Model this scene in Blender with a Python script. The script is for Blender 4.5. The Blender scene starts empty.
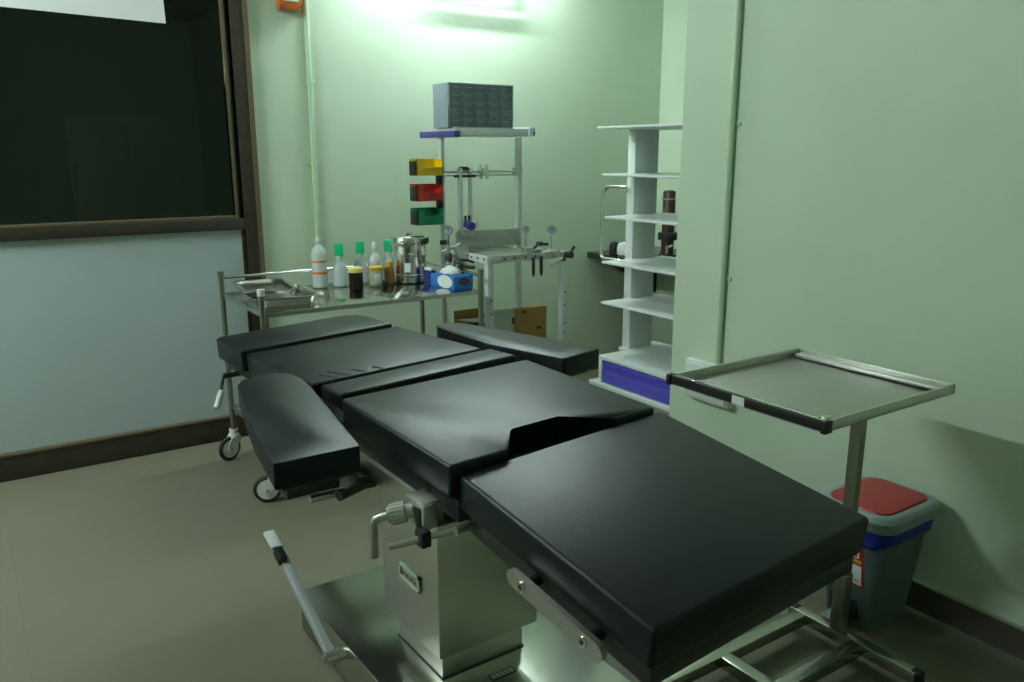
import bpy, bmesh, math, random
from mathutils import Vector, Matrix
random.seed(7)
S = bpy.context.scene
COL = S.collection
PI = math.pi
V = Vector
R = math.radians

# ------------------------------------------------------------------ materials
def mat(name, col, rough=.5, metal=0., bump=0., bscale=200., var=0., vscale=4., emit=0., spec=.5, trans=0., alpha=1., stretch=None, coat=0.):
    m = bpy.data.materials.new(name); m.use_nodes = True
    nt = m.node_tree; b = nt.nodes['Principled BSDF']
    b.inputs['Base Color'].default_value = (*col, 1)
    b.inputs['Roughness'].default_value = rough
    b.inputs['Metallic'].default_value = metal
    b.inputs['Specular IOR Level'].default_value = spec
    b.inputs['Transmission Weight'].default_value = trans
    b.inputs['Coat Weight'].default_value = coat
    b.inputs['Alpha'].default_value = alpha
    if emit:
        b.inputs['Emission Color'].default_value = (*col, 1); b.inputs['Emission Strength'].default_value = emit
    tc = nt.nodes.new('ShaderNodeTexCoord'); src = tc.outputs['Object']
    if stretch:
        mp = nt.nodes.new('ShaderNodeMapping'); mp.inputs['Scale'].default_value = stretch
        nt.links.new(src, mp.inputs['Vector']); src = mp.outputs['Vector']
    if bump:
        n = nt.nodes.new('ShaderNodeTexNoise'); n.inputs['Scale'].default_value = bscale; n.inputs['Detail'].default_value = 3
        bp = nt.nodes.new('ShaderNodeBump'); bp.inputs['Strength'].default_value = bump; bp.inputs['Distance'].default_value = .002
        nt.links.new(src, n.inputs['Vector']); nt.links.new(n.outputs['Fac'], bp.inputs['Height']); nt.links.new(bp.outputs['Normal'], b.inputs['Normal'])
    if var:
        n = nt.nodes.new('ShaderNodeTexNoise'); n.inputs['Scale'].default_value = vscale; n.inputs['Detail'].default_value = 4
        r = nt.nodes.new('ShaderNodeValToRGB')
        r.color_ramp.elements[0].position = .3; r.color_ramp.elements[1].position = .7
        r.color_ramp.elements[0].color = (*[c*(1-var) for c in col], 1)
        r.color_ramp.elements[1].color = (*[min(1, c*(1+var)) for c in col], 1)
        nt.links.new(src, n.inputs['Vector']); nt.links.new(n.outputs['Fac'], r.inputs['Fac']); nt.links.new(r.outputs['Color'], b.inputs['Base Color'])
    return m

M = {}
M['wall'] = mat('green_wall_paint', (.585, .71, .54), .45, bump=.12, bscale=30, var=.03, vscale=2, spec=.4)
M['ceiling'] = mat('ceiling_paint', (.72, .76, .70), .8)
M['skirt'] = mat('dark_skirting_tile', (.085, .075, .055), .35, var=.15, vscale=8)
M['skirt_edge'] = mat('skirting_edge', (.30, .32, .25), .5)
M['frame'] = mat('brown_frame', (.036, .029, .018), .4, var=.2, vscale=20)
M['frame_light'] = mat('brown_frame_lip', (.13, .10, .055), .4)
M['panel'] = mat('frosted_white_panel', (.42, .50, .50), .45, var=.02, vscale=3)
M['vinyl'] = mat('black_vinyl', (.006, .008, .0095), .40, bump=.25, bscale=420, spec=.36)
M['vinyl'].node_tree.nodes['Principled BSDF'].inputs['Specular Tint'].default_value = (.86, .96, 1, 1)
M['vinyl_seam'] = mat('vinyl_seam', (.03, .033, .035), .55)
M['base_steel'] = mat('base_sheet_steel', (.60, .61, .56), .20, 1., bump=.02, bscale=50)
M['lever_steel'] = mat('lever_bright_steel', (.46, .48, .50), .4, .3)
M['steel'] = mat('brushed_steel', (.66, .65, .59), .38, 1., bump=.03, bscale=60, stretch=(1, 1, 12))
M['steel_top'] = mat('polished_steel_sheet', (.55, .55, .51), .13, 1., var=.04, vscale=6)
M['steel_rough'] = mat('satin_steel', (.62, .62, .58), .40, 1.)
M['mirror'] = mat('mirror_steel', (.70, .70, .68), .07, 1.)
M['drumsteel'] = mat('drum_steel', (.74, .74, .72), .16, 1.)
M['traysteel'] = mat('tray_steel', (.78, .78, .76), .24, 1.)
M['tray_sheet'] = mat('tray_sheet_steel', (.50, .51, .47), .38, 1.)
M['bar_steel'] = mat('bar_steel', (.48, .50, .42), .25, 1.)
M['stand_steel'] = mat('stand_steel', (.33, .33, .27), .33, 1.)
M['chrome'] = mat('chrome', (.72, .72, .70), .12, 1.)
M['gunmetal'] = mat('dark_metal', (.055, .058, .058), .4, .6)
M['black'] = mat('black_plastic', (.012, .012, .012), .45)
M['rubber'] = mat('black_rubber', (.018, .018, .018), .6)
M['white'] = mat('white_plastic', (.72, .75, .72), .4)
M['whitemetal'] = mat('white_enamel', (.66, .72, .69), .35)
M['greymetal'] = mat('grey_enamel', (.48, .54, .49), .38)
M['bluewhite'] = mat('blue_drawer_front', (.095, .085, .52), .38)
M['purple'] = mat('dark_blue_end_cap', (.07, .065, .30), .4)
M['cabinet'] = mat('grey_blue_plastic', (.34, .40, .48), .45)
M['drawer'] = mat('smoky_drawer_plastic', (.15, .20, .21), .25)
M['drawer_lip'] = mat('smoky_drawer_lip', (.32, .40, .41), .3)
M['yellow'] = mat('yellow_plastic', (.80, .55, .01), .4)
M['red'] = mat('red_plastic', (.55, .035, .02), .4)
M['green'] = mat('green_plastic', (.005, .22, .10), .4)
M['capgreen'] = mat('bright_green_plastic', (.01, .55, .22), .4)
M['bottle'] = mat('translucent_plastic', (.80, .88, .88), .3, trans=.45, spec=.4)
M['orangeband'] = mat('orange_print', (.80, .22, .05), .5)
M['amber'] = mat('dark_amber_jar', (.022, .014, .010), .12)
M['amberlight'] = mat('amber_liquid', (.32, .14, .03), .2)
M['lidpale'] = mat('pale_yellow_lid', (.72, .66, .22), .45)
M['lidorange'] = mat('mustard_lid', (.60, .40, .04), .45)
M['glassjar'] = mat('clear_jar', (.60, .62, .42), .15, trans=.3)
M['paper'] = mat('paper', (.80, .83, .80), .8)
M['tissueblue'] = mat('tissue_box_blue', (.03, .21, .62), .5)
M['navy'] = mat('navy_print', (.02, .03, .20), .5)
M['logo_red'] = mat('red_print', (.45, .03, .06), .5)
M['card'] = mat('cardboard', (.42, .24, .075), .8, var=.1, vscale=12)
M['card_side'] = mat('pale_carton_side', (.50, .55, .47), .7)
M['card_dark'] = mat('brown_print', (.08, .04, .02), .7)
M['binbody'] = mat('slate_plastic', (.115, .155, .17), .42, bump=.05, bscale=80)
M['binrim'] = mat('slate_rim_plastic', (.24, .31, .31), .4)
M['binred'] = mat('red_lid_plastic', (.34, .022, .022), .45)
M['liner'] = mat('blue_bag', (.012, .03, .36), .35, bump=.5, bscale=40)
M['sticker_red'] = mat('sticker_red', (.40, .02, .02), .5)
M['sticker_yellow'] = mat('sticker_yellow', (.70, .50, .02), .5)
M['granite'] = mat('black_granite', (.02, .022, .022), .2, var=.4, vscale=90)
M['sinkwhite'] = mat('pale_tile', (.52, .58, .50), .3)
M['brownbottle'] = mat('dark_brown_enamel', (.050, .022, .016), .25)
M['orange'] = mat('orange_box_plastic', (.50, .13, .02), .4)
M['dial'] = mat('gauge_dial', (.30, .36, .46), .3)
M['bluevalve'] = mat('blue_valve_plastic', (.05, .06, .38), .4)
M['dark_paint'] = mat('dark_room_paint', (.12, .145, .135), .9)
M['pale_patch'] = mat('pale_patch_paint', (.38, .55, .45), .8)
M['tube'] = mat('fluorescent_tube', (.86, .98, 1.0), .5, emit=1.)

def setemit(m, s): m.node_tree.nodes['Principled BSDF'].inputs['Emission Strength'].default_value = s
setemit(M['tube'], 16)
M['tube2'] = mat('side_fluorescent_tube', (.88, .99, 1.0), .5, emit=450.)

# floor: large glossy beige tiles with faint joints
def floor_mat():
    m = bpy.data.materials.new('beige_floor_tile'); m.use_nodes = True
    nt = m.node_tree; b = nt.nodes['Principled BSDF']
    tc = nt.nodes.new('ShaderNodeTexCoord')
    br = nt.nodes.new('ShaderNodeTexBrick'); br.offset = 0; br.squash = 1
    br.inputs['Scale'].default_value = 1.; br.inputs['Brick Width'].default_value = .6; br.inputs['Row Height'].default_value = .6
    br.inputs['Mortar Size'].default_value = .0025
    br.inputs['Color1'].default_value = (.190, .182, .128, 1); br.inputs['Color2'].default_value = (.196, .188, .133, 1); br.inputs['Mortar'].default_value = (.180, .173, .122, 1)
    nz = nt.nodes.new('ShaderNodeTexNoise'); nz.inputs['Scale'].default_value = 3.; nz.inputs['Detail'].default_value = 6
    mx = nt.nodes.new('ShaderNodeMixRGB'); mx.blend_type = 'MULTIPLY'; mx.inputs['Fac'].default_value = .25
    rp = nt.nodes.new('ShaderNodeValToRGB'); rp.color_ramp.elements[0].color = (.72, .72, .70, 1)
    nt.links.new(tc.outputs['Object'], br.inputs['Vector']); nt.links.new(tc.outputs['Object'], nz.inputs['Vector'])
    nt.links.new(nz.outputs['Fac'], rp.inputs['Fac'])
    nt.links.new(br.outputs['Color'], mx.inputs['Color1']); nt.links.new(rp.outputs['Color'], mx.inputs['Color2'])
    nt.links.new(mx.outputs['Color'], b.inputs['Base Color'])
    b.inputs['Roughness'].default_value = .30; b.inputs['Specular IOR Level'].default_value = .35
    return m
M['floor'] = floor_mat()

def glass_mat():
    m = bpy.data.materials.new('dark_tinted_glass'); m.use_nodes = True
    nt = m.node_tree; nt.nodes.clear()
    out = nt.nodes.new('ShaderNodeOutputMaterial'); mix = nt.nodes.new('ShaderNodeMixShader'); fr = nt.nodes.new('ShaderNodeFresnel')
    fr.inputs['IOR'].default_value = 1.62
    t = nt.nodes.new('ShaderNodeBsdfTransparent'); t.inputs['Color'].default_value = (.50, .56, .54, 1)
    g = nt.nodes.new('ShaderNodeBsdfGlossy'); g.inputs['Roughness'].default_value = .04; g.inputs['Color'].default_value = (.8, .85, .85, 1)
    nt.links.new(fr.outputs[0], mix.inputs[0]); nt.links.new(t.outputs[0], mix.inputs[1]); nt.links.new(g.outputs[0], mix.inputs[2]); nt.links.new(mix.outputs[0], out.inputs[0])
    return m
M['glass'] = glass_mat()

# ------------------------------------------------------------------ mesh helpers
def rotm(rz=0, ry=0, rx=0): return Matrix.Rotation(rz, 4, 'Z') @ Matrix.Rotation(ry, 4, 'Y') @ Matrix.Rotation(rx, 4, 'X')

class MB:
    def __init__(s): s.bm = bmesh.new()
    def _bev(s, verts, bevel, seg=2):
        if bevel <= 0: return
        es = {e for v in verts for e in v.link_edges}
        bmesh.ops.bevel(s.bm, geom=list(es), offset=bevel, segments=seg, profile=.5, affect='EDGES', clamp_overlap=True)
    def box(s, c, d, mx=None, bevel=0, seg=2):
        m = Matrix.Translation(c) if mx is None else Matrix.Translation(c) @ mx
        r = bmesh.ops.create_cube(s.bm, size=1, matrix=m @ Matrix.Diagonal((*d, 1)))
        s._bev(r['verts'], bevel, seg); return s
    def bb(s, lo, hi, bevel=0, seg=2):
        lo, hi = V(lo), V(hi); return s.box((lo+hi)/2, hi-lo, None, bevel, seg)
    def ring(s, c, ax1, ax2, r, n):
        return [s.bm.verts.new(c + ax1*(r*math.cos(2*PI*i/n)) + ax2*(r*math.sin(2*PI*i/n))) for i in range(n)]
    def cyl(s, p0, p1, r, r2=None, n=20, cap=True):
        p0, p1 = V(p0), V(p1); d = (p1-p0).normalized(); a = d.orthogonal().normalized(); b = d.cross(a)
        A = s.ring(p0, a, b, r, n); B = s.ring(p1, a, b, r if r2 is None else r2, n)
        for i in range(n): s.bm.faces.new((A[i], A[(i+1) % n], B[(i+1) % n], B[i]))
        if cap: s.bm.faces.new(A[::-1]); s.bm.faces.new(B)
        return s
    def tube(s, pts, r, n=12):
        pts = [V(p) for p in pts]; rings = []; prev = None
        for i, p in enumerate(pts):
            t = ((pts[i+1]-p).normalized() if i < len(pts)-1 else V((0, 0, 0))) + ((p-pts[i-1]).normalized() if i else V((0, 0, 0)))
            t.normalize()
            a = t.orthogonal().normalized() if prev is None else (prev - t*prev.dot(t)).normalized()
            prev = a; rings.append(s.ring(p, a, t.cross(a), r, n))
        for A, B in zip(rings, rings[1:]):
            for i in range(n): s.bm.faces.new((A[i], A[(i+1) % n], B[(i+1) % n], B[i]))
        s.bm.faces.new(rings[0][::-1]); s.bm.faces.new(rings[-1]); return s
    def lathe(s, c, prof, n=28):
        c = V(c); rings = []
        for r, z in prof:
            rings.append([s.bm.verts.new(c + V((max(r, 1e-4)*math.cos(2*PI*i/n), max(r, 1e-4)*math.sin(2*PI*i/n), z))) for i in range(n)])
        for A, B in zip(rings, rings[1:]):
            for i in range(n): s.bm.faces.new((A[i], A[(i+1) % n], B[(i+1) % n], B[i]))
        s.bm.faces.new(rings[0][::-1]); s.bm.faces.new(rings[-1]); return s
    def prism(s, poly, z0, z1, mx=None, bevel=0, seg=3):
        mx = mx or Matrix.Identity(4)
        a = [s.bm.verts.new(mx @ V((x, y, z0))) for x, y in poly]; b = [s.bm.verts.new(mx @ V((x, y, z1))) for x, y in poly]
        n = len(poly)
        s.bm.faces.new(a[::-1]); s.bm.faces.new(b)
        for i in range(n): s.bm.faces.new((a[i], a[(i+1) % n], b[(i+1) % n], b[i]))
        s._bev(a+b, bevel, seg); return s
    def loft(s, polys, cap=(True, True)):
        rings = [[s.bm.verts.new(V(p)) for p in q] for q in polys]; n = len(polys[0])
        for A, B in zip(rings, rings[1:]):
            for i in range(n): s.bm.faces.new((A[i], A[(i+1) % n], B[(i+1) % n], B[i]))
        if cap[0]: s.bm.faces.new(rings[0][::-1])
        if cap[1]: s.bm.faces.new(rings[-1])
        return s
    def sphere(s, c, r, sc=(1, 1, 1)):
        bmesh.ops.create_uvsphere(s.bm, u_segments=20, v_segments=12, radius=r, matrix=Matrix.Translation(c) @ Matrix.Diagonal((*sc, 1))); return s
    def torus(s, c, r, rr, axis='Z', n=28, k=10):
        q = {'Z': Matrix.Identity(4), 'X': Matrix.Rotation(PI/2, 4, 'Y'), 'Y': Matrix.Rotation(PI/2, 4, 'X')}[axis] if isinstance(axis, str) else axis
        rings = []
        for i in range(n):
            t = 2*PI*i/n
            rings.append([s.bm.verts.new(V(c) + q @ V(((r+rr*math.cos(2*PI*j/k))*math.cos(t), (r+rr*math.cos(2*PI*j/k))*math.sin(t), rr*math.sin(2*PI*j/k)))) for j in range(k)])
        for i in range(n):
            A, B = rings[i], rings[(i+1) % n]
            for j in range(k): s.bm.faces.new((A[j], B[j], B[(j+1) % k], A[(j+1) % k]))
        return s
    def obj(s, name, m, parent=None, base=None, angle=38):
        bm = s.bm
        bmesh.ops.remove_doubles(bm, verts=bm.verts, dist=1e-6)
        if base is not None: bmesh.ops.translate(bm, verts=bm.verts, vec=-V(base))
        elif parent is not None: bmesh.ops.translate(bm, verts=bm.verts, vec=-V(parent.get('_o', (0, 0, 0))))
        bmesh.ops.recalc_face_normals(bm, faces=bm.faces)
        for f in bm.faces: f.smooth = True
        for e in bm.edges:
            if len(e.link_faces) == 2 and e.calc_face_angle(0) > R(angle): e.smooth = False
        me = bpy.data.meshes.new(name); bm.to_mesh(me); bm.free()
        me.materials.append(M[m] if isinstance(m, str) else m)
        o = bpy.data.objects.new(name, me); COL.objects.link(o)
        if parent is not None: o.parent = parent; ORG[o.name] = ORG[parent.name]
        else:
            o.location = base if base is not None else (0, 0, 0); ORG[o.name] = V(o.location)
        return o
ORG = {}
_obj = MB.obj
def obj(s, name, m, parent=None, base=None, angle=38):
    if parent is not None: bmesh.ops.translate(s.bm, verts=s.bm.verts, vec=-ORG[parent.name])
    elif base is not None: bmesh.ops.translate(s.bm, verts=s.bm.verts, vec=-V(base))
    bm = s.bm
    bmesh.ops.remove_doubles(bm, verts=bm.verts, dist=1e-6); bmesh.ops.recalc_face_normals(bm, faces=bm.faces)
    for f in bm.faces: f.smooth = True
    for e in bm.edges:
        if len(e.link_faces) == 2 and e.calc_face_angle(0) > R(angle): e.smooth = False
    me = bpy.data.meshes.new(name); bm.to_mesh(me); bm.free()
    me.materials.append(M[m])
    o = bpy.data.objects.new(name, me); COL.objects.link(o)
    if parent is not None: o.parent = parent; ORG[o.name] = ORG[parent.name]
    else: o.location = base if base is not None else (0, 0, 0); ORG[o.name] = V(o.location)
    return o
MB.obj = obj

def tag(o, label, cat, group=None):
    o['label'] = label; o['category'] = cat
    if group: o['group'] = group
    return o
def thing(name, label, cat, loc, group=None):
    o = bpy.data.objects.new(name, None); COL.objects.link(o); o.location = loc; o.empty_display_size = .1
    ORG[o.name] = V(loc); return tag(o, label, cat, group)
def struct(o): o['kind'] = 'structure'; return o
def rrect(x0, y0, x1, y1, r, n=5):
    p = []
    for cx, cy, a in ((x1-r, y0+r, -90), (x1-r, y1-r, 0), (x0+r, y1-r, 90), (x0+r, y0+r, 180)):
        for i in range(n+1): t = R(a+90*i/n); p.append((cx+r*math.cos(t), cy+r*math.sin(t)))
    return p

# ------------------------------------------------------------------ room shell
YB, XR, XA, H = 4.275, 2.505, 4.109, 2.95
XL, YN = -2.6, -1.9
struct(MB().bb((XL-.1, YN-.1, -.06), (XA+.1, YB+.1, 0)).obj('floor', 'floor'))
struct(MB().bb((XL-.1, YN-.1, H), (XA+.1, YB+.1, H+.06)).obj('ceiling', 'ceiling'))
struct(MB().bb((1.291, YB, 0), (XA+.1, YB+.12, H)).bb((XL-.1, YB, 2.55), (1.291, YB+.12, H)).obj('wall_back', 'wall'))
struct(MB().bb((XL-.1, YN-.1, 0), (XL, YB+.1, H)).obj('wall_left', 'wall'))
struct(MB().bb((XL, YN-.1, 0), (XA, YN, H)).obj('wall_front', 'wall'))
struct(MB().bb((XR, YN, 0), (XR+.09, 2.47, H)).obj('wall_right', 'wall'))
struct(MB().bb((XA, 1.2, 0), (XA+.1, YB+.1, H)).bb((XR+.09, 1.2, 0), (XA, 1.3, H)).obj('wall_alcove', 'wall'))
bs = struct(MB().bb((XR-.012, YN, 0), (XR, 2.47, .094)).obj('baseboard_right', 'skirt'))
MB().bb((XR-.014, YN, .094), (XR, 2.47, .1)).obj('edge_strip', 'skirt_edge', bs)
struct(MB().bb((1.291, YB-.012, 0), (XA, YB, .1)).obj('baseboard_back', 'skirt'))

# glazed partition on the left of the back wall
W = struct(bpy.data.objects.new('window_1', None)); COL.objects.link(W); ORG[W.name] = V((0, 0, 0))
f = MB()
f.bb((1.205, YB-.03, 0), (1.291, YB+.06, 2.55), .003)           # right jamb
f.bb((XL, YB-.03, 1.108), (1.205, YB+.06, 1.165), .003)         # transom
f.bb((XL, YB-.03, 0), (1.205, YB+.06, .118), .003)              # bottom rail
f.bb((XL, YB-.03, 2.47), (1.205, YB+.06, 2.55), .003)
f.bb((XL, YB-.03, .118), (XL+.08, YB+.06, 2.47), .003)
f.obj('window_frame', 'frame', W)
g = MB()
g.bb((1.165, YB-.02, 1.165), (1.182, YB+.02, 2.47), .002).bb((XL+.08, YB-.02, 1.165), (1.165, YB+.02, 1.180), .002)
g.bb((XL+.08, YB-.036, .118), (1.205, YB-.005, .132), .002).bb((1.268, YB-.036, 0), (1.292, YB-.028, 2.55))
g.obj('glazing_bead', 'frame_light', W)
MB().bb((XL+.08, YB, 1.165), (1.205, YB+.006, 2.47)).obj('glass_pane', 'glass', W)
MB().bb((XL+.08, YB-.004, .118), (1.19, YB+.02, 1.108)).obj('lower_panel', 'panel', W)
MB().bb((1.19, YB-.01, .118), (1.205, YB+.02, 1.108)).obj('panel_bead', 'frame', W)
# the unlit room beyond the glass
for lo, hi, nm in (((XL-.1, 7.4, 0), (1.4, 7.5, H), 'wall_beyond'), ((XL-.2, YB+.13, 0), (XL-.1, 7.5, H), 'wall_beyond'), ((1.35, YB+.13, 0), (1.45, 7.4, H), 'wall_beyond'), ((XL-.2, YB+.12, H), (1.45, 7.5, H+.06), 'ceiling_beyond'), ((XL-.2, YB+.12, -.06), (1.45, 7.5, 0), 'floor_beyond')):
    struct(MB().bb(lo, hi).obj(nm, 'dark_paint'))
c = thing('added_cupboard', 'pale cupboard shape added behind the dark glass to make its lighter patch', 'cupboard', (.95, 6.4, 0))  # added stand-in for the lighter patch in the glass
MB().bb((.68, 6.2, .06), (1.34, 6.6, 1.72), .005).obj('carcass', 'pale_patch', c)
MB().bb((.685, 6.18, .08), (1.005, 6.2, 1.70), .004).obj('door', 'pale_patch', c)
MB().bb((1.015, 6.18, .08), (1.335, 6.2, 1.70), .004).obj('door', 'pale_patch', c)
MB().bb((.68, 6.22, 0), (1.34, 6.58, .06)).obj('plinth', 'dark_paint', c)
# paper on the glass
p = tag(MB().loft([[(-.35, YB-.002, 2.42), (.905, YB-.002, 2.42), (.915, YB-.002, 2.083), (-.35, YB-.002, 2.112)], [(-.35, YB-.0035, 2.42), (.905, YB-.0035, 2.42), (.915, YB-.0035, 2.083), (-.35, YB-.0035, 2.112)]]).obj('paper_sheet', 'paper', None, (.3, YB-.002, 2.09)), 'white paper sheet stuck to the top of the dark glass', 'paper')

# conduits, box, socket, tube light
def conduit(name, p0, p1, clips, out, label):
    t = thing(name, label, 'pipe', p0)
    MB().cyl(p0, p1, .0125, n=16).obj('pipe', 'conduit' , t)
    for z in clips:
        q = V((p0[0], p0[1], z)); o = V(out); s = V((0, 0, 1)).cross(o)
        m = MB(); m.cyl(q-V((0, 0, .008)), q+V((0, 0, .008)), .0155, n=16)
        m.box(q+o*.009, V((abs(s.x)*.07+abs(o.x)*.005, abs(s.y)*.07+abs(o.y)*.005, .016)), None, .001)
        m.obj('clip', 'conduit', t)
    return t
M['conduit'] = mat('painted_conduit', (.50, .65, .46), .4)
conduit('conduit_pipe', (1.597, YB-.0135, .9), (1.597, YB-.0135, H), (1.43, 1.85, 2.4), (0, 1, 0), 'thin green painted conduit running down the back wall left of the tube light')
conduit('conduit_pipe', (XR-.0135, 2.195, .65), (XR-.0135, 2.195, H), (1.005, 1.60, 2.3), (1, 0, 0), 'green painted conduit dropping down the right wall to the white socket box')
t = thing('socket_box', 'white surface socket box on the right wall behind the steel tray', 'socket', (XR, 2.23, .57))
MB().bb((XR-.045, 2.105, .487), (XR-.002, 2.345, .652), .006).obj('box', 'whitemetal', t)
MB().bb((XR-.053, 2.115, .497), (XR-.045, 2.335, .642), .004).obj('face_plate', 'white', t)
for y in (2.16, 2.23, 2.29):
    MB().box((XR-.055, y, .58), (.006, .022, .04), None, .002).obj('switch', 'white', t)
t = thing('wall_box', 'orange box with a white label high on the back wall beside the conduit', 'box', (1.503, YB, 2.25))
MB().bb((1.445, YB-.06, 2.19), (1.56, YB-.002, 2.36), .006).obj('case', 'orange', t)
MB().bb((1.472, YB-.063, 2.228), (1.545, YB-.06, 2.35), .001).obj('label_plate', 'paper', t)
for x in (1.453, 1.552): MB().cyl((x, YB-.06, 2.205), (x, YB-.066, 2.205), .006, n=10).obj('screw', 'frame_light', t)

def tubelight(loc, axis, tm, label, LN=1.26, so=.13):
    t = thing('tube_light', label, 'lamp', loc); L = V(loc); a = V(axis)
    o = V((0, -1, 0)) if a.x else V((1, 0, 0))
    d = lambda l, th, z: V((abs(a.x)*l+abs(o.x)*th, abs(a.y)*l+abs(o.y)*th, z))
    MB().box(L+o*((so-.03)/2), d(LN, so-.03, .055), None, .004).obj('batten', 'white', t)
    for s in (-1, 1): MB().box(L+o*(so-.01)+a*((LN/2-.015)*s)+V((0, 0, -.012)), d(.022, .05, .045), None, .004).obj('lamp_holder', 'white', t)
    MB().cyl(L+o*so+a*(LN/2-.027)+V((0, 0, -.02)), L+o*so-a*(LN/2-.027)+V((0, 0, -.02)), .014, n=16).obj('glow_tube', tm, t)
    return t
tubelight((2.62, YB, 2.425), (1, 0, 0), 'tube', 'lit white tube light at the top of the back wall', .64, .085)
M['fill_tube'] = mat('added_fill_tube', (.86, .98, 1.0), .5, emit=205.)
t = tubelight((2.45, YB, 2.76), (1, 0, 0), 'fill_tube', 'unseen longer tube light added above the lit short one to brighten the wall', 1.26, .25)  # added lamp out of view, brightens the back wall evenly
t = thing('tube_light', 'tube light on the ceiling left of the operating table, above the picture', 'lamp', (-1.2, 3.2, H))
MB().bb((-1.24, 2.57, H-.05), (-1.16, 3.83, H-.0005), .004).obj('batten', 'white', t)
for y in (2.585, 3.815): MB().bb((-1.22, y-.012, H-.095), (-1.18, y+.012, H-.045), .004).obj('lamp_holder', 'white', t)
MB().cyl((-1.2, 2.59, H-.078), (-1.2, 3.81, H-.078), .014, n=16).obj('glow_tube', 'tube2', t)

# ------------------------------------------------------------------ operating table
OT = thing('operating_table', 'long operating table with black vinyl pads on a steel column and base', 'operating table', (1.02, 1.66, 0))
Z2 = rotm(R(1.2))
# base
def rbox(m, cx, cy, w, d, z0, z1, bev=.004, rz=R(1.2)):
    return m.box((cx, cy, (z0+z1)/2), (w, d, z1-z0), rotm(rz), bev)
rbox(MB(), 1.022, 1.68, .545, 1.24, .012, .15, .004).obj('base_cover', 'base_steel', OT)
bp = rbox(MB(), 1.022, 1.68, .50, 1.19, 0, .014, .001).obj('base_foot', 'black', OT)
rbox(MB(), 1.021, 1.78, .258, .245, .15, .262, .003).obj('lower_column', 'steel', OT)
rbox(MB(), 1.021, 1.78, .264, .25, .15, .154, .001).obj('column_flange', 'gunmetal', OT)
sh = rbox(MB(), 1.008, 1.757, .306, .306, .25, .615, .004).obj('column_shroud', 'steel', OT)
m = MB()
fx = .853
PZ = -.055
MB().bb((fx-.003, 1.69, .455+PZ), (fx+.001, 1.80, .492+PZ), .001).obj('name_plate', 'steel_rough', sh)
MB().bb((fx-.0045, 1.688, .488+PZ), (fx+.001, 1.802, .496+PZ)).bb((fx-.0045, 1.688, .451+PZ), (fx+.001, 1.802, .457+PZ)).bb((fx-.0045, 1.688, .451+PZ), (fx+.001, 1.696, .496+PZ)).bb((fx-.0045, 1.796, .451+PZ), (fx+.001, 1.802, .496+PZ)).obj('plate_border', 'conduit', sh)
for k in range(4): m.bb((fx-.0040, 1.705+k*.022, .468+PZ), (fx-.0025, 1.718+k*.022, .473+PZ))
m.bb((fx-.0040, 1.785, .463+PZ), (fx-.0025, 1.791, .484+PZ)).obj('plate_mark', 'gunmetal', sh)
b2 = MB().bb((1.0, 1.575, .15), (1.075, 1.60, .1512)).obj('base_label', 'gunmetal', OT)
m = MB()
for k in range(5): m.bb((1.004+k*.014, 1.5785, .1512), (1.0155+k*.014, 1.5965, .1516))
m.obj('label_print', 'greymetal', b2)
rbox(MB(), 1.008, 1.757, .235, .25, .605, .79, .006).obj('column_neck', 'gunmetal', OT)

def sect(o, a, b):      # section frame: origin at front-left top corner, tilt right up, back up
    a, b, y = R(a), R(b), R(2)
    return Matrix.Translation(o) @ Matrix.Rotation(y, 4, 'Z') @ Matrix.Rotation(-a, 4, 'Y') @ Matrix.Rotation(b, 4, 'X')
WD = .56; T = .072
SEAT = sect((.730, 1.302, .902), 1.5, 1.4); FOOT = sect((.773, .765, .814), 2.5, 7.2); NAR = sect((.754, 1.911, .889), 2.4, -2.7)
BACK = sect((.738, 2.072, .881), 2.2, -2.9); HEAD = sect((.705, 2.644, .861), 2.5, -1.9)

def pad(name, poly, mx, t=T, bev=.008, label=None):
    o = MB().prism(poly, -t, 0, mx, bev, 3).obj(name, 'vinyl', OT, angle=60)
    if label: o['label'] = label
    return o
def piping(mx, poly, z, par):
    pts = [mx @ V((x, y, z)) for x, y in poly]
    m = MB()
    for p, q in zip(pts, pts[1:]+pts[:1]): m.cyl(p, q, .0016, n=6)
    return m.obj('piping', 'vinyl_seam', par)
seat_poly = [(-.003, -.003), (.138, -.003), (.150, .012), (.197, .085), (.215, .094), (.345, .094), (.428, .006), (.44, -.003), (WD+.002, -.003), (WD+.002, .498), (-.003, .498)]
sp = pad('seat_pad', seat_poly, SEAT, label='seat pad with a cut-out in its front edge')
piping(SEAT, [(.001, .02), (.001, .48)], -.058, sp)
nar = pad('narrow_pad', [(0, 0), (WD, 0), (WD, .135), (0, .135)], NAR, .066)
bk = pad('back_pad', [(0, 0), (WD, 0), (WD, .565), (0, .565)], BACK, label='back pad with a few creases along its front edge')
for x, y, l, dx in ((.075, .03, .07, .022), (.115, .028, .09, .03), (.165, .03, .06, .02), (.215, .025, .045, .012)):
    pts = [BACK @ V((x-dx*t, y-.02+l*t, .0000+.0012*math.sin(PI*t))) for t in [i/8 for i in range(9)]]
    MB().tube(pts, .0026, 6).obj('crease', 'vinyl', bk)
hd_poly = [(0, 0), (WD, 0), (WD, .215), (.545, .26), (.515, .286), (.46, .295), (.02, .295), (0, .275)]
pad('head_pad', hd_poly, HEAD, .074)
lp = pad('leg_pad', [(-.006, -.002), (WD, -.002), (WD, .540), (-.006, .540)], FOOT, .078, .010, label='leg pad sloping gently down at the near end')
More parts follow.
